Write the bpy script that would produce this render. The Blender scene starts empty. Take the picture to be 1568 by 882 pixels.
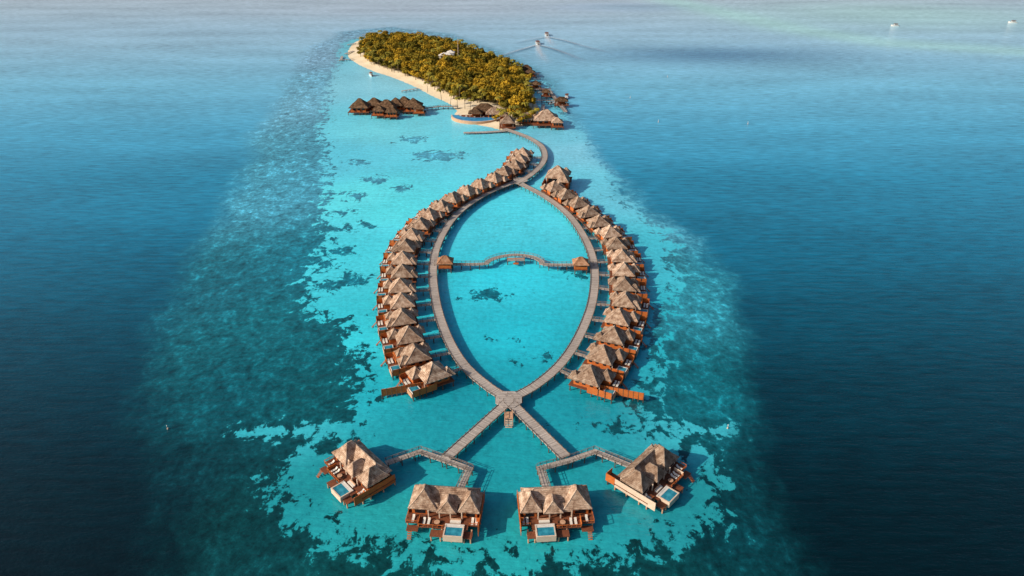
import bpy, math, random
import numpy as np
from mathutils import Vector
random.seed(7); rng=np.random.default_rng(7)
S=bpy.context.scene
S.view_settings.view_transform='Standard'; S.view_settings.look='None'; S.view_settings.exposure=0
# ------------------------------------------------------------------ site survey helper
H=140.0; F=1045.0; TH=math.radians(28.65)
def site(px,py,z=0.0):
    """photo bearing -> metres on the horizontal plane z"""
    u=(px-784)/F; v=(py-441)/F
    dz=-math.sin(TH)-v*math.cos(TH); dy=math.cos(TH)-v*math.sin(TH)
    t=(z-H)/dz
    return (u*t,dy*t)
def path(pts,z=0.0): return [site(a,b,z) for a,b in pts]
def catmull(P,step=2.0):
    P=[np.array(p,float) for p in P]; out=[]
    Q=[2*P[0]-P[1]]+P+[2*P[-1]-P[-2]]
    for i in range(1,len(Q)-2):
        for t in np.linspace(0,1,24,endpoint=False):
            a,b,c,d=Q[i-1],Q[i],Q[i+1],Q[i+2]
            out.append(0.5*((2*b)+(-a+c)*t+(2*a-5*b+4*c-d)*t*t+(-a+3*b-3*c+d)*t**3))
    out.append(P[-1]); return resample(out,step)
def resample(P,step):
    P=np.array(P); L=np.r_[0,np.cumsum(np.linalg.norm(np.diff(P,axis=0),axis=1))]
    n=max(1,int(round(L[-1]/step))); s=np.linspace(0,L[-1],n+1)
    return np.c_[np.interp(s,L,P[:,0]),np.interp(s,L,P[:,1])]
def sdf(P,poly):
    poly=np.array(poly); d=np.full(len(P),1e18); ins=np.zeros(len(P),bool); n=len(poly)
    for i in range(n):
        a=poly[i]; b=poly[(i+1)%n]; e=b-a
        t=np.clip(((P-a)@e)/(e@e+1e-9),0,1); q=a+t[:,None]*e
        d=np.minimum(d,((P-q)**2).sum(1))
        c=((a[1]>P[:,1])!=(b[1]>P[:,1]))
        xx=(b[0]-a[0])*(P[:,1]-a[1])/((b[1]-a[1])+1e-12)+a[0]
        ins^=(c&(P[:,0]<xx))
    d=np.sqrt(d); return np.where(ins,d,-d)
def linedist(P,L):
    d=np.full(len(P),1e18)
    for a,b in zip(L[:-1],L[1:]):
        a=np.array(a);b=np.array(b);e=b-a
        t=np.clip(((P-a)@e)/(e@e+1e-9),0,1); q=a+t[:,None]*e
        d=np.minimum(d,((P-q)**2).sum(1))
    return np.sqrt(d)
def lin(c):
    c=np.array(c,float)/255.0
    return np.where(c<=0.04045,c/12.92,((c+0.055)/1.055)**2.4)
# ------------------------------------------------------------------ node helper
class NT:
    def __init__(s,name):
        s.m=bpy.data.materials.new(name); s.m.use_nodes=True; s.t=s.m.node_tree
        s.b=s.t.nodes['Principled BSDF']
    def n(s,typ,ins=None,**kw):
        x=s.t.nodes.new(typ)
        for k,v in kw.items(): setattr(x,k,v)
        for k,v in (ins or {}).items(): s.set(x.inputs[k],v)
        return x
    def set(s,sock,v):
        if isinstance(v,bpy.types.NodeSocket): s.t.links.new(v,sock)
        else:
            if hasattr(sock.default_value,'__len__') and isinstance(v,(tuple,list)) and len(v)==3 and len(sock.default_value)==4: v=(*v,1)
            sock.default_value=v
    def math(s,op,a,b=0.0,c=0.0,clamp=False):
        x=s.t.nodes.new('ShaderNodeMath'); x.operation=op; x.use_clamp=clamp
        s.set(x.inputs[0],a); s.set(x.inputs[1],b); s.set(x.inputs[2],c); return x.outputs[0]
    def mix(s,f,a,b,mode='MIX'):
        x=s.t.nodes.new('ShaderNodeMix'); x.data_type='RGBA'; x.blend_type=mode
        s.set(x.inputs[0],f); s.set(x.inputs[6],a); s.set(x.inputs[7],b); return x.outputs[2]
    def noise(s,vec,scale,detail=4,rough=0.55,dist=0.0):
        x=s.n('ShaderNodeTexNoise',{'Vector':vec,'Scale':scale,'Detail':detail,'Roughness':rough,'Distortion':dist}); return x.outputs['Fac']
    def smooth(s,v,a,b,c=0.0,d=1.0):
        x=s.t.nodes.new('ShaderNodeMapRange'); x.interpolation_type='SMOOTHSTEP'
        for i,q in enumerate((v,a,b,c,d)): s.set(x.inputs[i],q)
        return x.outputs[0]
    def ramp(s,f,st):
        x=s.t.nodes.new('ShaderNodeValToRGB'); s.set(x.inputs[0],f); e=x.color_ramp.elements
        while len(e)<len(st): e.new(0.5)
        for q,(p,c) in zip(e,st): q.position=p; q.color=(*c,1)
        return x.outputs[0]
    def attr(s,nm): return s.n('ShaderNodeAttribute',attribute_name=nm)
    def pos(s): return s.n('ShaderNodeNewGeometry').outputs['Position']
    def obj(s): return s.n('ShaderNodeTexCoord').outputs['Object']
    def mapv(s,v,sc=(1,1,1),rot=(0,0,0)):
        return s.n('ShaderNodeMapping',{'Vector':v,'Scale':sc,'Rotation':rot}).outputs[0]
    def out(s,col=None,rough=None,h=None,bs=0.3,bd=0.1,spec=None):
        if col is not None: s.set(s.b.inputs['Base Color'],col)
        if rough is not None: s.set(s.b.inputs['Roughness'],rough)
        if spec is not None: s.set(s.b.inputs['Specular IOR Level'],spec)
        if h is not None:
            bp=s.n('ShaderNodeBump',{'Height':h,'Strength':bs,'Distance':bd}); s.set(s.b.inputs['Normal'],bp.outputs[0])
        return s.m
# ------------------------------------------------------------------ materials
def m_thatch(name,ca,cb,cc):
    t=NT(name); o=t.obj(); rnd=t.n('ShaderNodeObjectInfo').outputs['Random']
    z=t.n('ShaderNodeSeparateXYZ',{'Vector':o}).outputs[2]
    off=t.n('ShaderNodeVectorMath',{0:o,1:t.n('ShaderNodeCombineXYZ',{0:t.math('MULTIPLY',rnd,60.0)}).outputs[0]},operation='ADD').outputs[0]
    n1=t.noise(off,0.6,5,0.65); n2=t.noise(off,3.5,3,0.7)
    row=t.math('FRACT',t.math('ADD',t.math('MULTIPLY',z,2.9),t.math('MULTIPLY',n2,0.5)))
    c=t.ramp(n1,[(0.34,ca),(0.5,cb),(0.66,cc)])
    k=t.math('ADD',t.math('MULTIPLY',row,0.5),0.62)
    k=t.math('MULTIPLY',k,t.math('ADD',t.math('MULTIPLY',n2,1.5),0.25))
    k=t.math('MULTIPLY',k,t.math('ADD',t.math('MULTIPLY',rnd,0.5),0.74))
    c=t.mix(1.0,c,t.n('ShaderNodeCombineColor',{0:k,1:k,2:k}).outputs[0],'MULTIPLY')
    return t.out(c,0.9,t.math('ADD',row,n2),0.7,0.12,0.12)
M={}
M['thatch']=m_thatch('thatch_shingle',(0.19,0.115,0.078),(0.40,0.275,0.20),(0.60,0.475,0.375))
M['ridge']=m_thatch('thatch_ridge',(0.3,0.205,0.15),(0.48,0.36,0.28),(0.62,0.5,0.4))
M['thatch_dark']=m_thatch('thatch_dark',(0.05,0.028,0.016),(0.12,0.07,0.04),(0.24,0.15,0.09))
def m_wood(name,a,b,sc=(1,1,8),rough=0.7):
    t=NT(name); o=t.obj(); n=t.noise(t.mapv(o,sc),1.3,4,0.6); n2=t.noise(o,0.5,3)
    c=t.ramp(t.math('ADD',t.math('MULTIPLY',n,0.7),t.math('MULTIPLY',n2,0.3)),[(0.32,a),(0.66,b)])
    return t.out(c,rough,n,0.2,0.03,0.3)
M['orange']=m_wood('cedar_cladding',(0.30,0.065,0.016),(0.62,0.185,0.04))
M['pale']=m_wood('pale_sunlit_board',(0.50,0.38,0.29),(0.70,0.57,0.46))  # pale boards; also the sunlit version of the cedar on one suite
M['deck']=m_wood('deck_timber',(0.08,0.027,0.014),(0.25,0.085,0.04),(8,1,1))
M['dark']=m_wood('dark_timber',(0.025,0.012,0.008),(0.06,0.03,0.02))
M['pile']=m_wood('timber_pile',(0.06,0.038,0.025),(0.15,0.10,0.065),(1,1,3))
M['kerb']=m_wood('boardwalk_kerb',(0.15,0.12,0.10),(0.30,0.245,0.21),(1,1,3))
M['white']=m_wood('white_plaster',(0.55,0.53,0.5),(0.72,0.7,0.66))
M['coral']=m_wood('pool_shell',(0.40,0.22,0.13),(0.6,0.38,0.25))
M['hatroof']=m_thatch('gazebo_shingle',(0.28,0.13,0.07),(0.45,0.24,0.14),(0.58,0.36,0.24))
t=NT('pool_water'); M['pool']=t.out(t.ramp(t.noise(t.obj(),0.5,3),[(0.3,(0.01,0.14,0.22)),(0.7,(0.05,0.34,0.46))]),0.06,t.noise(t.obj(),3,3),0.1,0.05)
t=NT('window_glass'); M['glass']=t.out((0.012,0.016,0.02),0.05)
t=NT('cushion_fabric'); M['cush']=t.out(t.ramp(t.noise(t.obj(),8,3),[(0.3,(0.6,0.56,0.5)),(0.7,(0.75,0.72,0.66))]),0.9)
t=NT('pool_tile_blue'); M['blue']=t.out(t.ramp(t.noise(t.pos(),0.3,3),[(0.3,(0.02,0.18,0.42)),(0.7,(0.06,0.36,0.62))]),0.25)
t=NT('boardwalk_planks'); al=t.attr('along').outputs['Fac']; p=t.pos()
n1=t.n('ShaderNodeTexNoise',{'W':al,'Scale':2.2,'Detail':2.0},noise_dimensions='1D').outputs['Fac']
n2=t.noise(p,0.12,4,0.6); n3=t.noise(p,2.2,3,0.7)
c=t.ramp(t.math('ADD',t.math('ADD',t.math('MULTIPLY',n1,0.45),t.math('MULTIPLY',n2,0.3)),t.math('MULTIPLY',n3,0.25)),
   [(0.34,(0.18,0.152,0.138)),(0.5,(0.36,0.32,0.295)),(0.64,(0.54,0.49,0.455))])
M['walk']=t.out(c,0.85,n1,0.4,0.05,0.2)
t=NT('beach_sand'); p=t.pos(); n=t.noise(p,0.06,5); n2=t.noise(p,0.8,4)
c=t.mix(t.smooth(n2,0.35,0.7),t.ramp(n,[(0.35,(0.6,0.49,0.33)),(0.65,(0.78,0.69,0.54))]),(0.75,0.65,0.48))
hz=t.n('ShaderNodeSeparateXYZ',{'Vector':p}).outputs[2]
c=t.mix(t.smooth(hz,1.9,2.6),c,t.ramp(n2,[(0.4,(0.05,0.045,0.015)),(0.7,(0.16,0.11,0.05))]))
M['sand']=t.out(c,0.95,n2,0.3,0.2,0.1)
t=NT('tree_foliage'); r=t.n('ShaderNodeObjectInfo').outputs['Random']; p=t.pos()
n=t.noise(p,0.02,3); n2=t.noise(p,0.5,4,0.7)
f=t.math('ADD',t.math('ADD',t.math('MULTIPLY',r,0.4),t.math('MULTIPLY',n,0.3)),t.math('MULTIPLY',n2,0.4))
c=t.ramp(f,[(0.22,(0.05,0.058,0.009)),(0.40,(0.14,0.118,0.013)),(0.58,(0.31,0.205,0.016)),(0.85,(0.50,0.30,0.022))])
M['leaf']=t.out(c,0.75,spec=0.1)
t=NT('palm_frond'); c=t.ramp(t.noise(t.pos(),0.4,3),[(0.3,(0.09,0.10,0.014)),(0.7,(0.32,0.25,0.025))]); M['palm']=t.out(c,0.6,spec=0.2)
M['bark']=m_wood('bark',(0.08,0.055,0.035),(0.2,0.15,0.1))
t=NT('boat_hull'); M['hull']=t.out(t.ramp(t.noise(t.obj(),0.7,3),[(0.3,(0.5,0.5,0.5)),(0.7,(0.7,0.7,0.68))]),0.3)
# ------------------------------------------------------------------ mesh builder
class MB:
    def __init__(s): s.v=[];s.f=[];s.mi=[];s.mats=[];s.al=[]
    def mat(s,k):
        if k not in s.mats: s.mats.append(k)
        return s.mats.index(k)
    def add(s,vs,fs,k,al=None):
        o=len(s.v); s.v+= [tuple(q) for q in vs]; i=s.mat(k)
        s.al+= (al if al is not None else [0.0]*len(vs))
        for f in fs: s.f.append(tuple(o+j for j in f)); s.mi.append(i)
    def box(s,x0,x1,y0,y1,z0,z1,k):
        s.add([(x0,y0,z0),(x1,y0,z0),(x1,y1,z0),(x0,y1,z0),(x0,y0,z1),(x1,y0,z1),(x1,y1,z1),(x0,y1,z1)],
          [(0,3,2,1),(4,5,6,7),(0,1,5,4),(1,2,6,5),(2,3,7,6),(3,0,4,7)],k)
    def beam(s,p,q,w,h,k):
        p=Vector(p);q=Vector(q);d=(q-p).normalized(); up=Vector((0,0,1))
        if abs(d.z)>0.98: up=Vector((0,1,0))
        r=d.cross(up).normalized()*w/2; u=r.normalized().cross(d).normalized()*h/2
        vs=[p-r-u,p+r-u,p+r+u,p-r+u,q-r-u,q+r-u,q+r+u,q-r+u]
        s.add(vs,[(0,1,2,3),(7,6,5,4),(0,4,5,1),(1,5,6,2),(2,6,7,3),(3,7,4,0)],k)
    def cyl(s,x,y,z0,z1,r,k,n=6,r1=None,dx=0,dy=0):
        r1=r if r1 is None else r1
        a=[2*math.pi*i/n for i in range(n)]
        vs=[(x+r*math.cos(t),y+r*math.sin(t),z0) for t in a]+[(x+dx+r1*math.cos(t),y+dy+r1*math.sin(t),z1) for t in a]
        s.add(vs,[(i,(i+1)%n,n+(i+1)%n,n+i) for i in range(n)]+[tuple(range(n,2*n))],k)
    def hip(s,cx,cy,w,d,z0,h,k,ridge=None,trim=None,bell=0.38):
        alongx=w>=d; a,b=(w/2,d/2) if alongx else (d/2,w/2)
        rl=(a-b)*0.9+0.35 if ridge is None else ridge/2
        L=[]
        for t,zz in ((0,-0.22),(0,0),(0.45,bell),(1,1)):
            ha=a+(rl-a)*t; hb=b*(1-t)+0.02*t; z=z0+(zz*h if zz>=0 else zz)
            pts=[(-ha,-hb),(ha,-hb),(ha,hb),(-ha,hb)]
            if not alongx: pts=[(-q,p) for p,q in pts]
            L.append([(cx+p,cy+q,z) for p,q in pts])
        vs=sum(L,[]); fs=[(3,2,1,0)]
        for i in range(3):
            for j in range(4): fs.append((4*i+j,4*i+(j+1)%4,4*i+4+(j+1)%4,4*i+4+j))
        fs.append((12,13,14,15)); s.add(vs,fs,k)
        if trim:
            up=Vector((0,0,0.04))
            for j in range(4):
                s.beam(Vector(L[1][j])+up,Vector(L[2][j])+up,0.22,0.12,trim); s.beam(Vector(L[2][j])+up,Vector(L[3][j])+up,0.22,0.12,trim)
            m0=(Vector(L[3][0])+Vector(L[3][3]))/2; m1=(Vector(L[3][1])+Vector(L[3][2]))/2
            s.beam(m0+up,m1+up,0.3,0.2,trim)
    def mesh(s,name):
        me=bpy.data.meshes.new(name); me.from_pydata(s.v,[],s.f)
        for k in s.mats: me.materials.append(M[k])
        me.polygons.foreach_set('material_index',s.mi)
        if any(s.al):
            at=me.attributes.new('along','FLOAT','POINT'); at.data.foreach_set('value',s.al)
        me.update(); return me
def obj(name,me,parent=None,loc=None,rot=0,sc=None):
    o=bpy.data.objects.new(name,me); S.collection.objects.link(o)
    if parent: o.parent=parent
    if loc is not None: o.location=loc
    if rot: o.rotation_euler[2]=rot
    if sc: o.scale=sc
    return o
# ------------------------------------------------------------------ outlines
platP=path([(520,48),(470,75),(440,110),(410,160),(375,230),(340,310),(285,390),(240,470),(208,560),(205,660),(222,760),(235,882),(260,1050),(1330,1050),(1250,882),(1200,790),(1165,710),(1150,620),(1152,520),(1120,430),(1060,360),(985,300),(935,245),(890,190),(860,150),(835,110),(780,80),(700,52),(600,40)])
sandP=path([(525,70),(505,130),(490,200),(505,260),(500,320),(492,380),(470,430),(478,475),(538,497),(556,540),(553,600),(546,650),(520,682),(450,690),(425,740),(440,785),(520,828),(600,858),(700,872),(800,868),(900,866),(1000,838),(1080,800),(1095,750),(1075,700),(1000,665),(985,620),(1005,570),(1000,500),(1035,430),(1030,370),(970,310),(930,250),(885,195),(850,160),(820,120),(700,60),(600,50)])
islandP=catmull(path([(700,170),(688,159),(660,146),(640,135),(605,120),(575,110),(550,99),(533,86),(538,70),(552,61),(580,56),(620,60),(680,68),(730,84),(775,100),(806,120),(816,140),(822,162),(833,180),(822,190),(792,194),(772,200),(752,195),(735,192),(708,186),(697,178),(700,170)]),8)
forestP=path([(693,155),(665,140),(640,127),(600,112),(566,101),(553,90),(552,74),(566,64),(600,62),(650,67),(700,76),(750,94),(795,112),(809,130),(813,150),(820,168),(812,180),(796,186),(782,184),(772,176),(745,163),(715,158)])
# ------------------------------------------------------------------ water sheet
def axis(lo,hi,segs):
    a=[]
    for s0,s1,st in segs: a+=list(np.arange(s0,s1,st))
    a.append(segs[-1][1]); a=list(a)
    st=segs[-1][2]; x=a[-1]
    while x<hi: st*=1.12; x+=st; a.append(x)
    st=segs[0][2]; x=a[0]; pre=[]
    while x>lo: st*=1.12; x-=st; pre.append(x)
    return np.array(pre[::-1]+a)
xs=axis(-40000,40000,[(-340,-180,4),(-180,180,2),(180,340,4)])
ys=axis(-3000,60000,[(80,460,2),(460,1150,4)])
X,Y=np.meshgrid(xs,ys); P=np.c_[X.ravel(),Y.ravel()]; N=len(P)
plat_=np.maximum(sdf(P,platP),-400); sand=np.maximum(sdf(P,sandP),-400); isl=sdf(P,islandP)
plat_=np.maximum(plat_,np.minimum(isl+28,40))
def ell(px,py,rx,ry):
    c=site(px,py); a=abs(site(px+rx,py)[0]-c[0]); b=abs(site(px,py-ry)[1]-site(px,py+ry)[1])/2
    return np.sqrt(((P[:,0]-c[0])/a)**2+((P[:,1]-c[1])/b)**2),min(a,b)
for e in [(742,450,26,7),(820,546,15,5),(778,520,8,3),(668,238,38,7),(632,214,22,5),(880,414,20,8),(540,430,20,9),(520,385,16,6),(560,345,14,5),(575,275,22,5),(540,300,20,6),(500,440,20,9),(545,250,16,4),(615,290,12,4),(515,350,16,5),(500,405,16,6),(525,325,14,4),(1000,590,26,9),(940,655,30,6),(985,240,14,5)]:
    d,r=ell(*e); sand=np.minimum(sand,(d-1.0)*r*1.6+1.0)
for L in ([(358,663),(450,659),(533,660)],[(972,644),(1040,655),(1116,659)]):
    sand=np.maximum(sand,4.2-linedist(P,path(L))*2.2)
sand=np.maximum(sand,np.minimum(isl+12,30))
def idw(samples,power=3):
    num=np.zeros((N,3)); den=np.zeros(N)
    for a,b,c in samples:
        q=np.array(site(a,b)); d=((P-q)**2).sum(1)+60.0
        w=d**(-power/2); num+=w[:,None]*lin(c); den+=w
    return num/den[:,None]
cs=idw([(550,130,(125,196,214)),(600,200,(105,200,220)),(720,220,(92,198,216)),(500,250,(86,188,208)),(560,300,(88,204,218)),(540,400,(66,194,208)),(600,320,(80,204,218)),(560,520,(50,186,200)),(580,600,(32,160,174)),(790,330,(72,198,214)),(790,430,(48,190,208)),(790,520,(34,174,192)),(790,580,(26,150,166)),(700,600,(22,136,150)),(900,620,(22,132,146)),(780,700,(26,140,150)),(650,660,(26,138,150)),(480,740,(24,126,134)),(600,800,(34,146,150)),(780,850,(34,148,152)),(1050,760,(28,126,134)),(980,500,(34,160,176)),(1000,400,(60,172,190)),(950,300,(100,188,208)),(900,230,(120,190,210)),(860,210,(105,185,205)),(450,660,(54,165,178)),(1050,655,(54,160,174))])
cr=idw([(300,450,(24,106,122)),(350,600,(10,84,95)),(260,750,(5,52,60)),(420,500,(18,104,116)),(500,600,(10,86,94)),(480,540,(10,88,98)),(400,300,(72,158,182)),(450,150,(112,180,205)),(480,80,(135,182,208)),(350,800,(7,62,66)),(600,880,(8,70,72)),(1000,880,(8,66,70)),(1100,800,(5,58,66)),(1100,600,(14,100,112)),(1060,450,(46,142,160)),(1000,330,(90,175,198)),(930,240,(112,176,202)),(742,450,(12,116,134)),(540,400,(22,128,148)),(650,240,(75,162,186)),(870,410,(16,120,138))])
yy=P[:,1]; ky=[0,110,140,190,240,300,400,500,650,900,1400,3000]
kc=np.array([lin(c) for c in [(0,16,21),(0,20,26),(0,28,36),(0,48,62),(0,72,93),(6,98,126),(30,126,158),(68,154,186),(108,176,203),(150,190,212),(184,200,220),(188,202,222)]])  # paler with distance: haze and sky reflection painted into the deep-water colour
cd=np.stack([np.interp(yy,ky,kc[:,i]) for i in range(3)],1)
d,_=ell(1090,84,190,14); w=np.exp(-d**2)[:,None]; cd=cd*(1-0.75*w)+lin((60,108,145))*0.75*w  # cloud shadow painted into the far water colour
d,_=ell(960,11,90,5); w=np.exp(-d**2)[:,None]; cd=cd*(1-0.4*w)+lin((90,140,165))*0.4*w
d,_=ell(640,14,300,14); w=np.exp(-d**2)[:,None]*0.25; cd=cd*(1-w)+lin((205,200,215))*w  # lilac sky reflection blended into the far water colour
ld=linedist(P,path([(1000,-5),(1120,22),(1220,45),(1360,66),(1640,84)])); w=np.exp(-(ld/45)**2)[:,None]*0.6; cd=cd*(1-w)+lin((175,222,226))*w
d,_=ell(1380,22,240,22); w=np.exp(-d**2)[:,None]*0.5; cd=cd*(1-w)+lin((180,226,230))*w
nx=len(xs); ny=len(ys)
i=np.arange(nx-1)[None,:]+nx*np.arange(ny-1)[:,None]; i=i.ravel()
me=bpy.data.meshes.new('sea_water'); me.from_pydata(np.c_[P,np.zeros(N)].tolist(),[],np.c_[i,i+1,i+1+nx,i+nx].tolist())
for nm,a in (('plat',plat_),('sand',sand)):
    at=me.attributes.new(nm,'FLOAT','POINT'); at.data.foreach_set('value',a.astype(np.float32))
K=np.array([0.88,0.80,0.74])
for nm,a in (('csand',cs),('creef',cr),('cdeep_haze',cd)):
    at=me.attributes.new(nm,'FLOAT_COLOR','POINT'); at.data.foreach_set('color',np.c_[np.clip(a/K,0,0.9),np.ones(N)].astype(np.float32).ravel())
t=NT('sea_water'); p=t.pos()
A_p=t.attr('plat').outputs['Fac']; A_s=t.attr('sand').outputs['Fac']
Cs=t.attr('csand').outputs['Color']; Cr=t.attr('creef').outputs['Color']; Cd=t.attr('cdeep_haze').outputs['Color']
pf=t.mapv(p,(1,0.8,1))
nA=t.noise(pf,0.022,4,0.6); nB=t.noise(pf,0.17,5,0.64,0.6); nC=t.noise(pf,0.5,4,0.7); nD=t.noise(t.mapv(p,(0.6,1.3,1)),1.1,2,0.6)
f=t.math('ADD',t.math('ADD',t.math('MULTIPLY',nB,0.45),t.math('MULTIPLY',nC,0.4)),t.math('MULTIPLY',nA,0.15))
k=t.ramp(f,[(0.38,(0.16,)*3),(0.46,(0.29,)*3),(0.53,(0.42,)*3),(0.58,(0.62,)*3),(0.64,(1.0,)*3)])
reef=t.n('ShaderNodeVectorMath',{0:Cr,1:k},operation='MULTIPLY').outputs[0]
reef=t.n('ShaderNodeVectorMath',{0:reef,1:(2.2,2.2,2.2)},operation='MULTIPLY').outputs[0]
f2=t.math('ADD',t.math('MULTIPLY',nC,0.5),t.math('ADD',t.math('MULTIPLY',nA,0.3),t.math('MULTIPLY',nB,0.2)))
k2=t.ramp(f2,[(0.36,(0.58,)*3),(0.5,(0.78,)*3),(0.66,(1.0,0.96,0.92))])
sandc=t.n('ShaderNodeVectorMath',{0:Cs,1:k2},operation='MULTIPLY').outputs[0]
sandc=t.n('ShaderNodeVectorMath',{0:sandc,1:(1.27,1.27,1.27)},operation='MULTIPLY').outputs[0]
tt=t.math('ADD',t.math('MULTIPLY',A_s,0.11),t.math('ADD',t.math('MULTIPLY',t.math('SUBTRACT',nB,0.5),6.0),t.math('ADD',t.math('MULTIPLY',t.math('SUBTRACT',nC,0.5),2.6),t.math('MULTIPLY',t.math('SUBTRACT',nA,0.5),2.0))))
sm=t.smooth(tt,-0.2,0.22)
shallow=t.mix(sm,reef,sandc)
pp=t.math('ADD',A_p,t.math('MULTIPLY',t.math('SUBTRACT',nA,0.5),34))
pp=t.math('ADD',pp,t.math('MULTIPLY',t.math('SUBTRACT',nB,0.5),10))
pm=t.smooth(pp,-6,15)
wv=t.noise(t.mapv(p,(0.09,0.42,1),(0,0,0.10)),1.0,4,0.62); wb=t.noise(t.mapv(p,(0.006,0.02,1),(0,0,-0.1)),1.0,3,0.5)
kd=t.ramp(t.math('ADD',t.math('MULTIPLY',wv,0.7),t.math('MULTIPLY',wb,0.3)),[(0.34,(0.48,)*3),(0.66,(1.0,)*3)])  # ripple light and shade multiplied into the deep-water colour
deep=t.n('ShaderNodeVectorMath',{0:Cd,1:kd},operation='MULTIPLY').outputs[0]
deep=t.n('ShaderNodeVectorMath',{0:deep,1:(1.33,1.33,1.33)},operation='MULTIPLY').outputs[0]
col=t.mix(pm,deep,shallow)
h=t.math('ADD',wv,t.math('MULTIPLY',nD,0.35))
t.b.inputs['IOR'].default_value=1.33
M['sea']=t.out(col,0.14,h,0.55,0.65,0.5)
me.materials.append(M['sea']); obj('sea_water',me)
# ------------------------------------------------------------------ island ground
ipx=islandP; x0,y0=ipx.min(0)-20; x1,y1=ipx.max(0)+20
gx=np.arange(x0,x1,3.0); gy=np.arange(y0,y1,3.0); GX,GY=np.meshgrid(gx,gy); GP=np.c_[GX.ravel(),GY.ravel()]
gd=sdf(GP,islandP); fd=sdf(GP,forestP)
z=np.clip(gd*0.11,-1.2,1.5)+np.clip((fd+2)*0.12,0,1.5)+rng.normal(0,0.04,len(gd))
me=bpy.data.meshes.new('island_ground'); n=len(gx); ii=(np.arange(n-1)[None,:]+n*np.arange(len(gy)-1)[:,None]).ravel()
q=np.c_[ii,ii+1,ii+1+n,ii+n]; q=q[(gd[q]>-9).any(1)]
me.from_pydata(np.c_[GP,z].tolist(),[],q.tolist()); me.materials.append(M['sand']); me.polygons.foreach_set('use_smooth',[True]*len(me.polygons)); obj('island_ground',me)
# ------------------------------------------------------------------ trees
def tree_mesh(seed,hgt,rad):
    r=random.Random(seed); b=MB()
    b.cyl(0,0,0,hgt*0.5,0.35,'bark',6,0.2)
    lobes=[]
    for i in range(7):
        a=r.uniform(0,6.28); rr=rad*r.uniform(0.25,0.7) if i else 0
        c=(math.cos(a)*rr,math.sin(a)*rr,hgt*r.uniform(0.52,0.8)); s=rad*r.uniform(0.38,0.6); lobes.append((c,s))
        b.beam((0,0,hgt*0.42),(c[0]*0.8,c[1]*0.8,c[2]),0.16,0.16,'bark')
    for c,s in lobes:
        for j in range(46):
            d=Vector((r.gauss(0,1),r.gauss(0,1),r.gauss(0,1)+0.35)).normalized()
            p=Vector(c)+Vector((d.x*s,d.y*s,d.z*s*0.75))*r.uniform(0.6,1.12)
            n=(d+Vector((r.uniform(-.6,.6),r.uniform(-.6,.6),r.uniform(-.3,.8)))).normalized()
            u=n.orthogonal().normalized(); v=n.cross(u); w=r.uniform(0.45,0.95); l=w*r.uniform(0.6,1.1)
            a=r.uniform(0,3.14); u2=u*math.cos(a)+v*math.sin(a); v2=n.cross(u2)
            b.add([p-u2*w,p-v2*l+n*0.12,p+u2*w,p+v2*l-n*0.1],[(0,1,2,3)],'leaf')
    return b.mesh('tree_crown')
def palm_mesh(seed):
    r=random.Random(seed); b=MB(); hgt=r.uniform(9,13); lx=r.uniform(-2,2); ly=r.uniform(-2,2); px=py=0; pz=0
    for i in range(5):
        t=(i+1)/5; nx_=lx*t*t; ny_=ly*t*t; nz=hgt*t
        b.cyl(px,py,pz,nz,0.26-0.1*t+0.02,'bark',6,0.24-0.1*t,nx_-px,ny_-py); px,py,pz=nx_,ny_,nz
    for i in range(15):
        a=i*2.4+r.uniform(-.2,.2); L=r.uniform(3.6,4.8); e=r.uniform(0.1,0.9)
        prev=None
        for s in range(6):
            t=s/5; rad=L*t*(1-0.15*t); zz=pz+L*(e*t-1.15*t*t)*0.6; w=0.75*math.sin(math.pi*(0.12+0.85*t))+0.05
            c=Vector((px+math.cos(a)*rad,py+math.sin(a)*rad,zz)); sd=Vector((-math.sin(a),math.cos(a),0))*w; dr=Vector((0,0,-w*0.5))
            cur=(c-sd+dr,c,c+sd+dr)
            if prev: b.add([prev[0],prev[1],prev[2],cur[0],cur[1],cur[2]],[(0,1,4,3),(1,2,5,4)],'palm')
            prev=cur
    return b.mesh('coconut_palm')
TM=[tree_mesh(s,h_,r_) for s,h_,r_ in ((1,11,5.0),(2,12.5,5.4),(3,9.5,4.4),(4,12,4.6),(5,14,5.6),(6,7,3.8))]
PM=[palm_mesh(s) for s in (11,12,13)]
forest=obj('tropical_forest',None)
fp=np.array(forestP); cells=[]
sp=5.7
for gx_ in np.arange(fp[:,0].min(),fp[:,0].max(),sp):
    for gy_ in np.arange(fp[:,1].min(),fp[:,1].max(),sp):
        cells.append((gx_+random.uniform(-2.6,2.6),gy_+random.uniform(-2.6,2.6)))
cells=np.array(cells); cdist=sdf(cells,forestP)
clear=[site(683,97),site(745,168),site(765,178)]
k=0
for (x,y),dd in zip(cells,cdist):
    if dd<-0.5: continue
    if any(math.hypot(x-c[0],y-c[1])<r_ for c,r_ in zip(clear,(9,10,6))): continue
    if random.random()<0.04: continue
    z=1.5
    edge=dd<7
    if edge and random.random()<0.4 or random.random()<0.07: m=random.choice(PM); s=random.uniform(0.8,1.1)
    else: m=random.choice(TM[5:]+TM[2:3]) if edge else random.choice(TM[:5]); s=random.uniform(0.75,1.15)
    obj('tree_%d'%k,m,forest,(x,y,z),random.uniform(0,6.28),(s,s,s*random.uniform(0.88,1.12))); k+=1
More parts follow.
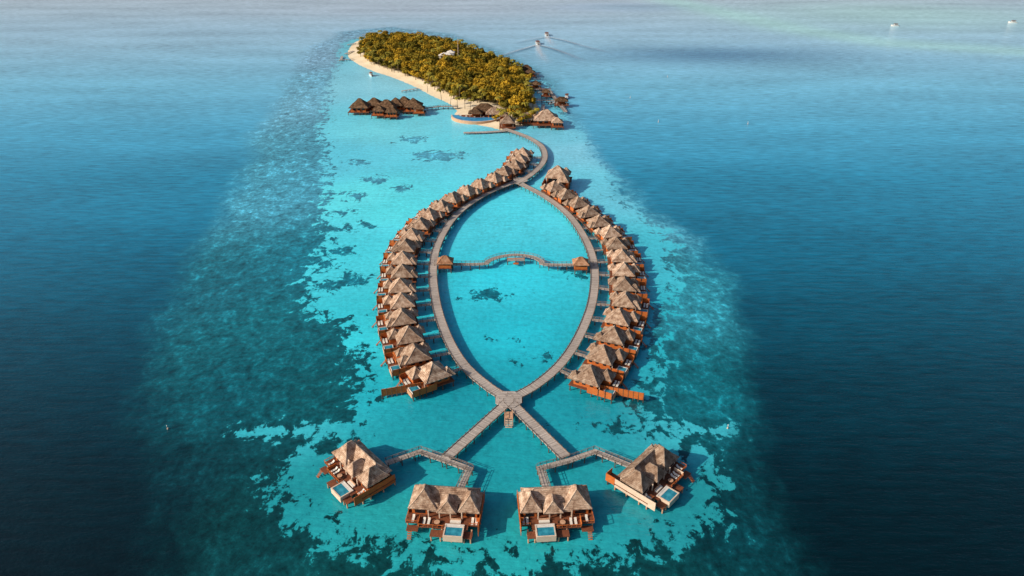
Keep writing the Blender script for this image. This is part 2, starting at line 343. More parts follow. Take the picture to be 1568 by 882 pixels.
# ------------------------------------------------------------------ walkways
def ribbon(b,C,w,z,th=0.22,pile=4.0,rail=None,kerb=True,mat='walk'):
    C=np.array(C); T=np.gradient(C,axis=0); T/=np.linalg.norm(T,axis=1)[:,None]; Nn=np.c_[-T[:,1],T[:,0]]
    L=np.r_[0,np.cumsum(np.linalg.norm(np.diff(C,axis=0),axis=1))]
    n=len(C); vs=[];al=[]
    for i in range(n):
        for sx,zz in ((-1,z),(1,z),(1,z-th),(-1,z-th)):
            q=C[i]+Nn[i]*sx*w/2; vs.append((q[0],q[1],zz)); al.append(float(L[i])+0.01)
    fs=[]
    for i in range(n-1):
        for j in range(4): fs.append((4*i+j,4*i+(j+1)%4,4*i+4+(j+1)%4,4*i+4+j))
    fs+= [(0,3,2,1),(4*n-4,4*n-3,4*n-2,4*n-1)]
    b.add(vs,fs,mat,al)
    if kerb:
        for sx in (-1,1):
            vs=[]
            for i in range(n):
                for o,zz in ((w/2-0.2,z+0.003),(w/2+0.02,z+0.003),(w/2+0.02,z+0.18),(w/2-0.2,z+0.18)):
                    q=C[i]+Nn[i]*sx*o; vs.append((q[0],q[1],zz))
            b.add(vs,[(4*i+j,4*i+(j+1)%4,4*i+4+(j+1)%4,4*i+4+j) for i in range(n-1) for j in range(4)],'kerb')
    s=0.5
    while s<L[-1]:
        q=np.array([np.interp(s,L,C[:,0]),np.interp(s,L,C[:,1])]); nn=np.array([np.interp(s,L,Nn[:,0]),np.interp(s,L,Nn[:,1])])
        for sx in (-1,1):
            a=q+nn*sx*(w/2-0.3); b.cyl(a[0],a[1],-2,z-th,0.16,'pile',5)
        a=q-nn*(w/2+0.1); c=q+nn*(w/2+0.1); b.beam((a[0],a[1],z-th-0.12),(c[0],c[1],z-th-0.12),0.22,0.22,'pile')
        s+=pile
    if rail:
        s=0.4
        while s<L[-1]:
            q=np.array([np.interp(s,L,C[:,0]),np.interp(s,L,C[:,1])]); nn=np.array([np.interp(s,L,Nn[:,0]),np.interp(s,L,Nn[:,1])])
            for sx in (-1,1):
                a=q+nn*sx*(w/2+0.1); b.box(a[0]-.07,a[0]+.07,a[1]-.07,a[1]+.07,z-0.2,z+rail,'pile')
            s+=2.0
        if rail>0.7:
            for sx in (-1,1):
                for i in range(n-1):
                    a=C[i]+Nn[i]*sx*(w/2+0.1); c=C[i+1]+Nn[i+1]*sx*(w/2+0.1)
                    for hz_ in (rail,rail*0.55): b.beam((a[0],a[1],z+hz_),(c[0],c[1],z+hz_),0.1,0.08,'kerb')
ZW=2.4
leftArc=catmull(path([(779,612),(745,590),(708,556),(682,510),(667,460),(663,410),(673,368),(700,328),(742,298),(792,277)],ZW))
rightArc=catmull(path([(779,612),(820,590),(860,555),(889,510),(907,460),(910,410),(898,370),(871,330),(836,302),(797,281)],ZW))
farW=catmull(path([(790,281),(812,268),(829,252),(834,238),(829,224),(812,212),(790,203),(772,197)],ZW))
b=MB(); ribbon(b,leftArc,3.6,ZW,rail=0.55); ribbon(b,rightArc,3.6,ZW+0.006,rail=0.55); ribbon(b,farW,3.9,ZW+0.012,rail=0.55)
c=site(779,612,ZW)
def octa(b,c,r,z,th,k,n=8,rot=0.39):
    a=[2*math.pi*i/n+rot for i in range(n)]
    vs=[(c[0]+r*math.cos(t),c[1]+r*math.sin(t),z-th) for t in a]+[(c[0]+r*math.cos(t),c[1]+r*math.sin(t),z) for t in a]
    b.add(vs,[(i,(i+1)%n,n+(i+1)%n,n+i) for i in range(n)]+[tuple(range(n,2*n)),tuple(range(n-1,-1,-1))],k,[0.3+v[1]*1.0 for v in vs])
octa(b,c,4.6,ZW+0.19,0.4,'walk'); octa(b,site(797,276,ZW),4.5,ZW+0.19,0.4,'walk')
legL=resample(path([(779,614),(683,701)],ZW),2); legR=resample(path([(779,614),(866,700)],ZW),2)
ribbon(b,legL,3.5,ZW+0.018,rail=0.55); ribbon(b,legR,3.5,ZW+0.024,rail=0.55)
obj('ring_boardwalk',b.mesh('ring_boardwalk'))
b=MB(); lx,ly=site(779,636,ZW)
b.box(lx-1.3,lx+1.3,ly-1.4,ly+2.2,1.95,2.1,'coral')
for i in range(5): b.box(lx-1.1,lx+1.1,ly-1.8-0.4*i,ly-1.42-0.4*i,1.6-0.33*i,1.7-0.33*i,'pale')
for sx in (-1.25,1.25):
    for dy in (-1.3,0.4,2.0): b.box(lx+sx-.1,lx+sx+.1,ly+dy-.1,ly+dy+.1,-2,3.0,'coral')
    b.beam((lx+sx,ly-1.3,3.0),(lx+sx,ly+2.0,3.0),0.14,0.12,'coral'); b.beam((lx+sx,ly-1.3,3.0),(lx+sx,ly-3.6,1.2),0.14,0.12,'coral')
obj('swim_landing',b.mesh('swim_landing'))
def walk(name,pts,w=1.9,z=ZW,rail=1.0,smooth=False,pile=4.0):
    C=catmull(path(pts,z),2) if smooth else None
    b=MB()
    if C is None:
        W=path(pts,z)
        for i in range(len(W)-1):
            a=np.array(W[i]);c=np.array(W[i+1]); e=(c-a)/np.linalg.norm(c-a)
            ribbon(b,resample([a-e*w*0.3,c+e*w*0.3],2),w,z+0.007*i,rail=rail,kerb=False,pile=pile)
    else: ribbon(b,C,w,z,rail=rail,kerb=False,pile=pile)
    return obj(name,b.mesh(name))
walk('suite_walkway',[(594,708),(643,691),(686,706),(719,718),(703,752)],2.0,ZW-0.03)
walk('suite_walkway',[(963,712),(911,691),(868,706),(827,717),(838,752)],2.0,ZW-0.03)
walk('lagoon_bridge',[(664,404),(738,404),(748,399),(765,393),(790,390),(815,393),(828,399),(838,405),(910,405)],2.6,ZW+0.1,1.0,True)
b=MB(); ax,ay=site(790,395,ZW); b.box(ax-4,ax+4,ay-2.6,ay+0.2,ZW-0.3,ZW+0.07,'walk')
for sx in (-3.8,0,3.8): b.cyl(ax+sx,ay-2.3,-2,ZW-0.3,0.2,'pile'); b.box(ax+sx-.1,ax+sx+.1,ay-2.55,ay-2.35,ZW,ZW+1.1,'orange')
b.box(ax-1.2,ax+1.2,ay-4.2,ay-2.62,1.2,1.35,'orange'); b.box(ax-4,ax+4,ay-2.6,ay-2.45,ZW+0.9,ZW+1.05,'orange')
obj('bridge_lookout_deck',b.mesh('bridge_lookout_deck'))
def gazebo(px,py):
    b=MB(); b.box(-3,3,-3,3,ZW-0.1,ZW+0.16,'deck')
    for x in (-2.6,2.6):
        for y in (-2.6,2.6): b.box(x-.14,x+.14,y-.14,y+.14,ZW+.16,4.9,'orange'); b.cyl(x,y,-2,ZW-.1,.2,'pile')
    for (a0,a1,b0,b1) in ((-2.6,2.6,-2.72,-2.6),(-2.6,-0.9,2.6,2.72),(0.9,2.6,2.6,2.72),(-2.72,-2.6,-2.4,-0.9),(-2.72,-2.6,0.9,2.4),(2.6,2.72,-2.4,-0.9),(2.6,2.72,0.9,2.4)):
        b.box(a0,a1,b0,b1,ZW+.2,ZW+1.5,'orange')
    b.hip(0,0,7.2,6.4,4.8,2.6,'hatroof',trim='hatroof')
    obj('thatched_gazebo',b.mesh('thatched_gazebo'),None,(*site(px,py,4),0))
gazebo(682,402); gazebo(889,404)
# ------------------------------------------------------------------ ring villas
def villa_parts(var):
    P_={}
    b=MB(); b.box(-5.4,5.4,-4.6,6.2,2.25,2.5,'deck'); b.box(-5.4,5.4,-9.2,-4.62,2.0,2.24,'deck')
    for x in (-5,-1.7,1.7,5):
        for y in (-9,-5.5,-2,1.8,5.7): b.cyl(x,y,-2,2.2,0.2,'pile',5)
    for y in (-9,-5.5,-2,1.8,5.7): b.box(-5.3,5.3,y-.12,y+.12,1.7,1.98,'pile')
    for i in range(5): b.box(-4.9,-3.9,-9.6-0.4*i,-9.25-0.4*i,1.7-0.4*i,1.8-0.4*i,'orange')
    P_['deck']=b.mesh('villa_deck')
    b=MB(); b.box(-4.2,4.2,-3.4,4.9,2.5,5.15,'orange'); b.box(-4.9,-0.4,-6.4,-3.42,2.26,4.5,'orange')
    for x in (-4.2,4.4): b.box(x-.13,x+.13,-4.5,-4.25,2.5,4.9,'pale')
    P_['walls']=b.mesh('villa_walls')
    b=MB()
    b.box(0.0,1.9,-3.46,-3.41,2.6,4.8,'glass'); b.box(2.05,3.95,-3.46,-3.41,2.6,4.8,'glass')
    for y in (-1.5,1.2,3.6):
        for x in (-4.24,4.2): b.box(x,x+0.04,y-.6,y+.6,3.3,4.6,'glass')
    b.box(-4.2,-1.2,-6.45,-6.41,3.2,4.2,'glass'); b.box(-0.6,0.6,4.91,4.96,2.52,4.7,'dark')
    P_['windows']=b.mesh('villa_windows')
    b=MB()
    if var==2:
        b.hip(0.2,0.3,9.8,9.6,4.95,3.9,'thatch',ridge=2.6,trim='ridge'); b.hip(2.2,-3.9,4.6,4.8,4.4,2.3,'thatch',ridge=0.8,trim='ridge')
        b.hip(-2.8,4.4,4.8,4.6,4.6,2.5,'thatch',ridge=0.8,trim='ridge'); b.hip(-3.2,-3.6,4.2,4.8,4.35,2.1,'thatch',ridge=1.2,trim='ridge')
    else:
        b.hip(0.4,0.5,9.8,9.6,4.95,4.1,'thatch',trim='ridge'); b.hip(-2.7,-4.3,5.3,5.2,4.35,2.7,'thatch',ridge=0.8,trim='ridge')
        b.hip(2.6 if var%2 else -2.6,4.9,4.4,4.2,4.6,2.3,'thatch',ridge=0.6,trim='ridge')
    P_['roof']=b.mesh('villa_roof')
    b=MB(); b.box(1.0,4.9,-9.0,-8.78,2.26,2.75,'white');b.box(1.0,4.9,-5.9,-5.68,2.26,2.75,'white');b.box(1.0,1.22,-8.77,-5.91,2.26,2.75,'white');b.box(4.68,4.9,-8.77,-5.91,2.26,2.75,'white');b.box(1.23,4.67,-8.76,-5.92,2.26,2.62,'pool')
    b.box(1.0,4.9,-9.35,-9.22,0.8,2.5,'coral')
    P_['plunge_pool']=b.mesh('villa_pool')
    b=MB()
    b.box(-5.55,-5.42,-9.1,-3.6,1.6,4.1,'orange'); b.box(5.42,5.55,-9.1,-0.5,1.6,4.1,'orange')
    for x in (-5.6,5.6):
        for y in (-9.1,-6.8,-4.4): b.box(x-.1,x+.1,y-.1,y+.1,0,4.25,'pile')
    b.box(-5.4,-3,-9.2,-9.1,2.26,3.2,'orange')
    P_['privacy_screens']=b.mesh('villa_screens')
    b=MB()
    for y in (-7.4,-8.5): b.box(-2.8,-0.9,y-.35,y+.35,2.45,2.6,'cush'); b.beam((-2.9,y,2.55),(-3.4,y,3.0),0.7,0.1,'cush'); b.box(-2.7,-1,y-.3,y+.3,2.26,2.44,'dark')
    P_['sun_loungers']=b.mesh('villa_loungers')
    return P_
VP=[villa_parts(i) for i in (0,1,2)]
def place_villa(x,y,ang,var,mir,s=1.0,nm='overwater_villa'):
    e=obj(nm,None,None,(x,y,0),ang,(s*(-1 if mir else 1),s,s))
    for k_,m in VP[var].items(): obj(k_,m,e)
leftV=catmull(path([(657,563),(631,531),(621,498),(613,468),(609,442),(611,420),(615,398),(628,358),(655,325),(688,303),(724,284),(757,268),(780,255),(793,241),(800,230)],7),1.0)
rightV=catmull(path([(905,566),(927,534),(942,505),(953,474),(958,447),(958,425),(951,385),(935,353),(914,330),(887,308),(848,282)],7),1.0)
def row(V,arc,spacing,side):
    R_=resample(V,spacing); b=MB(); arc=np.array(arc)
    for i,q in enumerate(R_):
        a=R_[max(0,i-1)]; c=R_[min(len(R_)-1,i+1)]; T=(c-a)/np.linalg.norm(c-a)
        dd=np.linalg.norm(arc-q,axis=1); j=dd.argmin(); inn=arc[j]-q; inn/=np.linalg.norm(inn)
        nrm=np.array([T[1],-T[0]]); 
        if nrm@inn<0: nrm=-nrm
        ang=math.atan2(nrm[1],nrm[0])-math.pi/2+random.uniform(-.08,.08)
        jit=nrm*random.uniform(-0.7,0.7); q=q+jit
        place_villa(q[0],q[1],ang,random.choice((0,1,2)),side>0)
        st=q+nrm*5.6; jj=np.linalg.norm(arc-st,axis=1).argmin(); en=arc[jj]
        L=np.linalg.norm(en-st)
        if 2.5<L<30: ribbon(b,resample([st,en-(en-st)/L*1.8],2),1.5,ZW-0.04,rail=0.95,kerb=False,pile=3.5)
    obj('villa_footbridges',b.mesh('villa_footbridges'))
row(leftV,np.vstack([leftArc,farW]),13.2,-1); row(rightV,rightArc,13.2,1)
q=site(855,270,6); place_villa(q[0],q[1],math.radians(-12),0,True,1.35,'overwater_villa')
def screen(p0,p1,h=2.6):
    a=np.array(site(*p0,1.2)); c=np.array(site(*p1,1.2)); b=MB(); L=np.linalg.norm(c-a); n=int(L/1.6)
    for i in range(n):
        q=a+(c-a)*(i+0.04)/n; r=a+(c-a)*(i+0.96)/n
        b.beam((*q,2.3),(*r,2.3),0.1,h,'orange')
    for i in range(n+1):
        q=a+(c-a)*i/n; b.cyl(q[0],q[1],-2,3.8,0.13,'pile',5)
    b.beam((*a,3.7),(*c,3.7),0.2,0.12,'orange')
    e=(c-a)/L; nn=np.array([-e[1],e[0]])
    b.beam((*(a+nn*0.9),1.0),(*(c+nn*0.9),1.0),1.6,0.15,'deck')
    obj('timber_screen_wall',b.mesh('timber_screen_wall'))
screen((585,606),(652,594)); screen((908,597),(985,612))
# ------------------------------------------------------------------ suites
def suite(px,py,ang,mir,wallmat='orange',s=0.93,wing=False):
    e=obj('overwater_suite',None,None,(*site(px,py,5),0),math.radians(ang),(-s if mir else s,s,s))
    b=MB(); b.box(-10.4,10.4,-2.8,6.6,2.35,2.6,'deck'); b.box(-10.4,-6.6,-5.6,-2.82,2.35,2.6,'deck'); b.box(-6.58,7.2,-6.8,-2.82,2.34,2.6,'deck'); b.box(7.22,10.4,-5.2,-2.82,2.35,2.6,'deck')
    b.box(-3,8.6,-9.2,-6.82,1.7,1.9,'deck'); b.box(-9.9,-6.62,-7.6,-5.62,1.5,1.68,'deck')
    for x in (-10,-6,-2,2,6,10):
        for y in (-4.8,-2.2,2.2,6.3): b.cyl(x,y,-2,2.3,0.24,'coral',6)
    for x in (-2.6,0,3,6.5,8.3): b.cyl(x,-9.0,-2,1.7,0.22,'coral',6); b.cyl(x,-6.5,-2,2.3,0.22,'coral',6)
    for y in (-4.9,-2.2,2.2,6.4): b.box(-10.3,10.3,y-.14,y+.14,1.95,2.33,'dark')
    for i in range(6): b.box(-9.4,-8.2,-7.9-0.35*i,-7.62-0.35*i,1.4-0.32*i,1.48-0.32*i,'orange')
    obj('deck',b.mesh('suite_deck'),e)
    b=MB(); b.box(-9.0,9.0,0.6,5.4,2.6,5.4,wallmat); b.box(-9.2,-4.8,-2.2,0.58,2.6,5.2,wallmat); b.box(5.4,9.2,-2.4,0.58,2.6,5.2,wallmat)
    for x in (-4.3,-1.2,1.9,5.1): b.box(x-.16,x+.16,-3.4,-3.1,2.6,5.1,'pale')
    b.box(-10.3,-10.15,-2.2,6.4,1.5,4.3,wallmat); b.box(10.15,10.3,-7.6,6.4,1.3,4.4,wallmat); b.box(-6.7,-6.56,-6.7,-3.5,2.6,3.7,wallmat)
    b.box(9.2,10.14,-4.0,-3.9,2.6,4.4,wallmat); b.box(-10.14,-6,6.6,6.74,1.6,4.6,wallmat)
    if wing: b.box(7.0,10.1,6.8,9.6,2.4,2.6,'deck'); b.box(10.0,10.14,6.42,9.8,1.6,4.4,'orange'); b.box(7.0,9.98,9.66,9.8,1.6,4.4,'orange'); b.cyl(7.4,9.2,-2,2.4,.22,'pile'); b.cyl(9.7,9.2,-2,2.4,.22,'pile')
    obj('walls',b.mesh('suite_walls'),e)
    b=MB()
    for x in (-3.4,-1.4,0.8,2.8): b.box(x-.85,x+.85,0.52,0.57,2.7,5.0,'glass')
    b.box(-8.4,-5.4,-2.26,-2.21,2.9,4.8,'glass'); b.box(6.2,8.6,-2.46,-2.41,2.9,4.8,'glass')
    for x in (-9.25,9.21):
        for y in (-1.2,2,4.3): b.box(x,x+.04,y-.7,y+.7,3.3,4.7,'glass')
    obj('windows',b.mesh('suite_windows'),e)
    b=MB(); b.hip(0.3,3.0,18.0,6.4,5.35,2.7,'thatch',trim='ridge'); b.hip(-6.0,1.4,8.2,8.6,5.15,4.3,'thatch',ridge=1.8,trim='ridge')
    b.hip(0.9,-0.5,5.6,6.6,5.15,2.7,'thatch',ridge=2.6,trim='ridge'); b.hip(7.0,0.9,6.2,7.8,5.05,3.6,'thatch',ridge=1.6,trim='ridge')
    b.hip(-2.6,-1.2,4.2,3.6,4.75,1.5,'thatch',ridge=1.0)
    obj('roof',b.mesh('suite_roof'),e)
    b=MB(); x0_,x1_,y0_,y1_=0.8,6.2,-9.8,-5.4
    b.box(x0_,x1_,y0_,y0_+.35,1.0,3.0,'pale'); b.box(x0_,x1_,y1_-.35,y1_,2.2,3.0,'white'); b.box(x0_,x0_+.35,y0_+.36,y1_-.36,1.0,3.0,'pale'); b.box(x1_-.35,x1_,y0_+.36,y1_-.36,1.0,3.0,'pale')
    b.box(x0_+.36,x1_-.36,y0_+.37,y1_-.37,1.1,2.86,'pool'); b.box(x0_+.37,x1_-.37,y1_-1.1,y1_-.38,2.87,2.92,'white')
    obj('pool',b.mesh('suite_pool'),e)
    b=MB()
    for (x,y) in ((-5.2,-5.4),(-3.9,-5.4),(-8.4,-4.6),(8.2,-4.4),(9.3,-4.4)):
        b.box(x-.35,x+.35,y-.7,y+.9,2.75,2.92,'cush'); b.beam((x,y+.9,2.9),(x,y+1.4,3.4),0.7,0.1,'cush'); b.box(x-.3,x+.3,y-.6,y+.8,2.6,2.74,'dark')
    b.cyl(-1.5,-5.4,2.6,3.3,0.12,'dark'); b.cyl(-1.5,-5.4,3.3,3.38,0.8,'coral',12)
    for a in range(4): x=-1.5+1.2*math.cos(a*1.57+.5); y=-5.4+1.2*math.sin(a*1.57+.5); b.box(x-.25,x+.25,y-.25,y+.25,2.6,3.05,'dark')
    b.box(2.0,5.0,-4.9,-4.1,2.6,3.1,'cush'); b.box(2.0,5.0,-4.08,-3.85,2.6,3.5,'coral')
    obj('terrace_furniture',b.mesh('suite_furniture'),e)
    b=MB()
    for i in range(6):
        x=-6.4+i*1.3
        b.box(x-.06,x+.06,-6.8,-6.68,2.6,3.5,'orange')
    b.box(-6.5,0.5,-6.82,-6.66,3.5,3.6,'orange'); b.box(-10.36,-10.22,-5.6,-2.3,3.45,3.55,'orange'); b.box(-10.2,-6.8,-5.66,-5.52,3.4,3.5,'orange')
    for y in (-5.5,-4,-2.5): b.box(-10.35,-10.25,y-.06,y+.06,2.6,3.5,'orange')
    b.box(7.3,10.1,-5.2,-5.08,3.3,3.4,'orange')
    for x in (7.4,8.7,10): b.box(x-.06,x+.06,-5.2,-5.08,2.6,3.3,'orange')
    obj('railing',b.mesh('suite_railing'),e)
suite(547,711,-47,False,wing=False); suite(682,769,-5,False); suite(850,769,4,True); suite(1000,718,47,True,'pale',wing=True)  # last suite's pale walls have the sun's brightening put into the cedar colour
# ------------------------------------------------------------------ island buildings
def hut(b,x,y,w,d,z0,wallh,rh,dark=True,open_=False):
    th='thatch_dark' if dark else 'thatch'
    if open_:
        for sx in (-.42,.42):
            for sy in (-.42,0,.42): b.box(x+w*sx-.15,x+w*sx+.15,y+d*sy-.15,y+d*sy+.15,z0,z0+wallh,'pale')
        b.box(x-w*.3,x+w*.3,y+d*.1,y+d*.36,z0,z0+wallh*.9,'orange')
    else:
        b.box(x-w*.4,x+w*.4,y-d*.4,y+d*.4,z0,z0+wallh,'orange')
        for i in (-.25,0,.25): b.box(x+w*i-w*.08,x+w*i+w*.08,y-d*.4-.06,y-d*.4-.01,z0+.4,z0+wallh-.5,'glass')
    b.hip(x,y,w*1.12,d*1.12,z0+wallh-.15,rh,th,trim=th)
def plat(b,x,y,w,d,z,k='deck',st=4.5):
    b.box(x-w/2,x+w/2,y-d/2,y+d/2,z-.3,z,k)
    for i in np.arange(x-w/2+.4,x+w/2,st):
        for j in (y-d/2+.4,y+d/2-.4): b.cyl(i,j,-2,z-.3,.25,'pile',5)
def at(px,py,z=5): return site(px,py,z)
b=MB()
lst=[(551,160,14,13,5.5),(573,157,13,12,4.6),(592,161,15,13,5),(606,157,12,12,4.6),(619,156,13,12,5),(633,159,13,13,5.2),(580,166,9,9,3.6),(642,163,8,8,3),(600,168,9,8,3.4)]
for i,(px,py,w,d,rh) in enumerate(lst):
    x,y=at(px,py,6.5); plat(b,x,y-1,w*1.2,d*1.25,2.3+.01*i); hut(b,x,y,w,d,2.3+.01*i,3.2,rh*1.1,True,i%3==1)
    for s_ in (-1,0,1): b.box(x+s_*w*.33-1.2,x+s_*w*.33+1.2,y-d*.6,y-d*.6+.1,2.4,3.6,'orange')
obj('overwater_restaurant',b.mesh('overwater_restaurant'))
walk('restaurant_jetty',[(648,166),(672,163),(700,163)],3.0,2.2,0.9,False)
b=MB()
for i,(px,py,w,d,rh) in enumerate([(742,166,17,12,5),(757,170,12,11,4.4),(728,170,10,9,3.4),(770,174,8,8,3)]):
    x,y=at(px,py,6); plat(b,x,y-1,w*1.15,d*1.2,1.9+.01*i); hut(b,x,y,w,d,1.9+.01*i,3.2,rh,i%2==0,i!=1)
obj('beach_club',b.mesh('beach_club'))
b=MB(); cx,cy=site(731,180,2.2); n=20
def arc_pts(rx,ry,dy): return [(cx+rx*math.cos(math.pi+math.pi*i/n),cy+dy+ry*math.sin(math.pi+math.pi*i/n)) for i in range(n+1)]
o=arc_pts(20,19,8); i_=arc_pts(15,8,8); o2=arc_pts(21,20.2,8)
for k_,(A,B,z) in (('pale',(o2,o,2.3)),('blue',(o,i_,2.2))):
    vs=[(x,y,z) for x,y in A]+[(x,y,z) for x,y in B]; b.add(vs,[(j,j+1,n+2+j,n+1+j) for j in range(n)],k_)
vs=[(x,y,2.3) for x,y in o2]+[(x,y,-1) for x,y in o2]; b.add(vs,[(j,j+1,n+2+j,n+1+j) for j in range(n)],'coral')
vs=[(x,y,2.25) for x,y in i_]; b.add(vs,[tuple(range(n+1))],'deck')
for j in range(0,n,3): b.box(i_[j][0]-.7,i_[j][0]+.7,i_[j][1]+1,i_[j][1]+3,2.3,2.6,'cush')
obj('infinity_pool',b.mesh('infinity_pool'))
def single(name,px,py,w,d,rh,z=2.2,dark=True,open_=False,wh=3.0):
    b=MB(); x,y=at(px,py,6); plat(b,x,y-1,w*1.2,d*1.3,z); hut(b,x,y,w,d,z,wh,rh,dark,open_); obj(name,b.mesh(name))
single('overwater_spa',836,179,17,15,6.5,2.4,False); single('overwater_spa',853,184,8,8,3,2.3,False); single('beach_pavilion',777,184,10,9,4.5,1.9,False,True); single('beach_pavilion',806,178,9,8,3.5,1.9,False)
for a_ in ((800,106,13,10,4),(812,109,9,8,3),(806,103,10,8,3.4)): single('arrival_pavilion',*a_)
for a_ in ((820,127,9,8,3),(836,139,7,6,2.4),(860,152,10,7,3)): single('jetty_hut',*a_,2.2,True,True)
walk('arrival_jetty',[(812,116),(824,113)],2.5,2,0.8); walk('arrival_jetty',[(812,127),(828,127)],3,2,0.8)
walk('harbour_jetty',[(814,136),(842,137)],3,2,0.8); walk('harbour_jetty',[(816,153),(866,155)],3,2,0.8); walk('harbour_jetty',[(841,139),(866,171)],2.6,2.02,0.8); walk('harbour_jetty',[(832,160),(830,176)],2.4,2.02,0.8)
walk('sand_jetty',[(712,203),(745,202),(776,200)],3.4,1.2,None)
walk('beach_jetty',[(616,139),(640,135)],2.2,1.6,None)
for a_,c_ in (((520,92),(540,90)),((529,82),(541,78)),((522,91),(524,86)),((533,68),(544,66)),((548,58),(562,55)),((556,53),(570,52))): walk('beach_jetty',[a_,c_],2.4,1.5,None)
b=MB()
for (px,py,w,d) in ((683,83,14,9),(690,79,8,8)):
    x,y=at(px,py,13); b.box(x-w/2,x+w/2,y-d/2,y+d/2,2,12.5,'white'); b.hip(x,y,w*1.1,d*1.15,12.5,2.2,'white'); 
    for i in (-.3,0,.3): b.box(x+w*i-.7,x+w*i+.7,y-d/2-.06,y-d/2-.01,9,11.5,'glass')
obj('staff_building',b.mesh('staff_building'))
b=MB(); x,y=site(702,97,2)
for k_ in range(3):
    a=k_*2.09; b.beam((x+1.2*math.cos(a),y+1.2*math.sin(a),2),(x,y,27),0.35,0.35,'pale')
for zz in range(4,24,3):
    r_=1.2*(27-zz)/25
    for k_ in range(3): a=k_*2.09; c_=a+2.09; b.beam((x+r_*math.cos(a),y+r_*math.sin(a),zz),(x+r_*math.cos(c_),y+r_*math.sin(c_),zz+1.4),0.16,0.16,'pale')
obj('radio_mast',b.mesh('radio_mast'))
for px,py in ((700,164),(712,166),(690,160),(676,153),(765,190),(772,186),(785,190),(792,188),(800,190),(812,186),(782,180),(766,182),(820,184),(720,168),(655,141),(735,163)):
    x,y=site(px,py,1.5); obj('coconut_palm',random.choice(PM),None,(x,y,1.0),random.uniform(0,6),(0.85,)*3)
for px,py in ((788,188),(797,190),(808,188),(815,182),(760,186)):
    x,y=site(px,py,1.5); obj('broadleaf_tree',random.choice(TM[:4]),None,(x,y,0.8),random.uniform(0,6),(0.7,)*3)
# ------------------------------------------------------------------ boats
def boat(name,px,py,ang,L=16,W=4.2,cab=True):
    b=MB(); n=9; st=[]
    for i in range(n):
        t=i/(n-1); w=0.05
        if t<0.98: w=W/2*min(1,0.8+t)*(1-max(0,(t-.55)/.45)**2)
        sheer=1.3+0.9*t**3; x=-L/2+L*t
        st.append([(x,-w,sheer),(x,-w*.7,-.2),(x,w*.7,-.2),(x,w,sheer)])
    vs=sum(st,[]); fs=[(4*i+j,4*i+j+1,4*i+5+j,4*i+4+j) for i in range(n-1) for j in range(3)]+[(4*i,4*i+4,4*i+7,4*i+3) for i in range(n-1)]+[(0,3,2,1)]
    b.add(vs,fs,'hull')
    if cab:
        b.box(-L*.3,L*.12,-W*.34,W*.34,1.6,3.3,'hull'); b.box(-L*.28,L*.1,-W*.35,-W*.342,2.3,3.0,'glass'); b.box(-L*.28,L*.1,W*.342,W*.35,2.3,3.0,'glass')
        b.box(-L*.36,L*.18,-W*.42,W*.42,3.3,3.45,'deck'); b.beam((L*.05,0,3.4),(L*.02,0,5.4),.1,.1,'dark')
    else:
        b.box(-L*.2,L*.05,-W*.2,W*.2,1.4,2.2,'dark')
    b.box(-L*.5-.5,-L*.5,-.4,.4,.2,1.6,'dark')
    obj(name,b.mesh(name),None,(*site(px,py),0),math.radians(ang))
boat('motor_boat',823,67,97,18,5.5); boat('motor_boat',837,54,93,18,5.5)
boat('motor_boat',1370,40,175,11,3.6); boat('motor_boat',1550,35,170,12,3.8); boat('motor_boat',568,116,120,9,3)
boat('motor_boat',832,143,10,11,3.4); boat('motor_boat',868,150,80,11,3.4); boat('dinghy',845,160,20,6,2.2,False); boat('dinghy',822,122,0,7,2.4,False)
t=NT('wake_foam'); a=t.attr('along').outputs['Fac']; n_=t.noise(t.pos(),0.25,4,0.7)
tr=t.n('ShaderNodeBsdfTransparent'); mx=t.n('ShaderNodeMixShader'); t.t.links.new(tr.outputs[0],mx.inputs[1]); t.t.links.new(t.b.outputs[0],mx.inputs[2])
t.set(mx.inputs[0],t.math('MULTIPLY',a,t.smooth(n_,0.3,0.6,0.5,1.0),clamp=True)); t.t.links.new(mx.outputs[0],t.t.nodes['Material Output'].inputs[0])
M['foam']=t.out((0.7,0.77,0.81),0.5)
t2=NT('wake_trough'); a=t2.attr('along').outputs['Fac']
tr=t2.n('ShaderNodeBsdfTransparent'); mx=t2.n('ShaderNodeMixShader'); t2.t.links.new(tr.outputs[0],mx.inputs[1]); t2.t.links.new(t2.b.outputs[0],mx.inputs[2])
t2.set(mx.inputs[0],t2.math('MULTIPLY',a,1.0,clamp=True)); t2.t.links.new(mx.outputs[0],t2.t.nodes['Material Output'].inputs[0])
M['trough']=t2.out((0.06,0.17,0.26),0.3)
def wake(L,w0,w1,a0,k_,b,mat='foam'):
    C=np.array(catmull(path(L),6)); T=np.gradient(C,axis=0); T/=np.linalg.norm(T,axis=1)[:,None]; n=len(C); vs=[];al=[]
    for i in range(n):
        t_=i/(n-1); w=w0+(w1-w0)*t_; nn=np.array([-T[i][1],T[i][0]])
        for sx in (-1,0,1): q=C[i]+nn*sx*w; vs.append((q[0],q[1],k_)); al.append(a0*(1-t_)**0.9*(1 if sx==0 else 0)+1e-4)
    b.add(vs,[(3*i+j,3*i+j+1,3*i+4+j,3*i+3+j) for i in range(n-1) for j in (0,1)],mat,al)
b=MB()
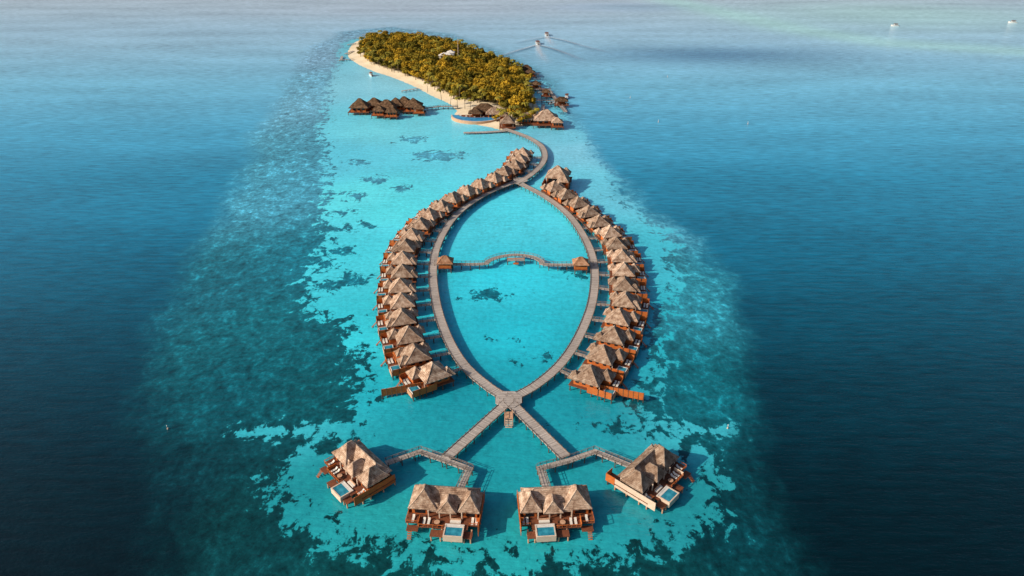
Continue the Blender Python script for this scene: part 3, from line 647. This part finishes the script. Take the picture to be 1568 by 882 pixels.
for L_,z_,a_ in (([(823,68),(800,75),(770,84),(740,92)],.05,.8),([(823,68),(845,74),(870,83),(895,94)],.1,.8),([(837,56),(865,62),(895,71),(940,82)],.15,0.7),([(837,56),(815,60),(785,66)],.2,.5)):
    wake(L_,3,6,a_,z_,b); wake([(x_+1,y_+1.6) for x_,y_ in L_],5,11,a_*0.7,z_+.02,b,'trough')
wake([(823,69),(826,80),(838,98)],4,9,.9,.25,b); wake([(837,56),(840,62),(848,72)],4,8,.9,.3,b)
obj('boat_wake',b.mesh('boat_wake'))
for px,py,s_ in ((1114,656,.5),(257,657,.5),(1008,187,.6),(1145,190,.6),(965,150,.6),(1022,118,.6)):
    b=MB(); b.cyl(0,0,-1,0.9,0.55,'pale',10,0.45); b.cyl(0,0,0.9,2.6,0.14,'hull',8); b.cyl(0,0,2.6,3.3,0.4,'hull',8,0.05)
    obj('channel_marker_buoy',b.mesh('channel_marker_buoy'),None,(*site(px,py),0),0,(s_,)*3)
# ------------------------------------------------------------------ light
EL=29; AZ=250
w=bpy.data.worlds.new('World'); S.world=w; w.use_nodes=True; nt=w.node_tree
sk=nt.nodes.new('ShaderNodeTexSky'); sk.sky_type='NISHITA'; sk.sun_disc=False; sk.sun_elevation=math.radians(EL); sk.sun_rotation=math.radians(AZ); sk.dust_density=4.0; sk.ozone_density=2.0
nt.links.new(sk.outputs[0],nt.nodes['Background'].inputs[0]); nt.nodes['Background'].inputs[1].default_value=0.10
sun=bpy.data.lights.new('sun','SUN'); sun.energy=5.0; sun.angle=math.radians(0.5); sun.color=(1,0.85,0.67)
so=bpy.data.objects.new('sun',sun); S.collection.objects.link(so)
dirv=Vector((math.sin(math.radians(AZ))*math.cos(math.radians(EL)),math.cos(math.radians(AZ))*math.cos(math.radians(EL)),math.sin(math.radians(EL))))
so.rotation_euler=dirv.to_track_quat('Z','Y').to_euler(); so.location=(0,0,300)
cam=bpy.data.cameras.new('camera'); cam.sensor_width=36; cam.lens=36*F/1568; cam.clip_end=120000; cam.clip_start=1
co=bpy.data.objects.new('camera',cam); S.collection.objects.link(co); co.location=(0,0,H); co.rotation_euler=(math.pi/2-TH,0,0); S.camera=co
print('objects',len(bpy.data.objects))
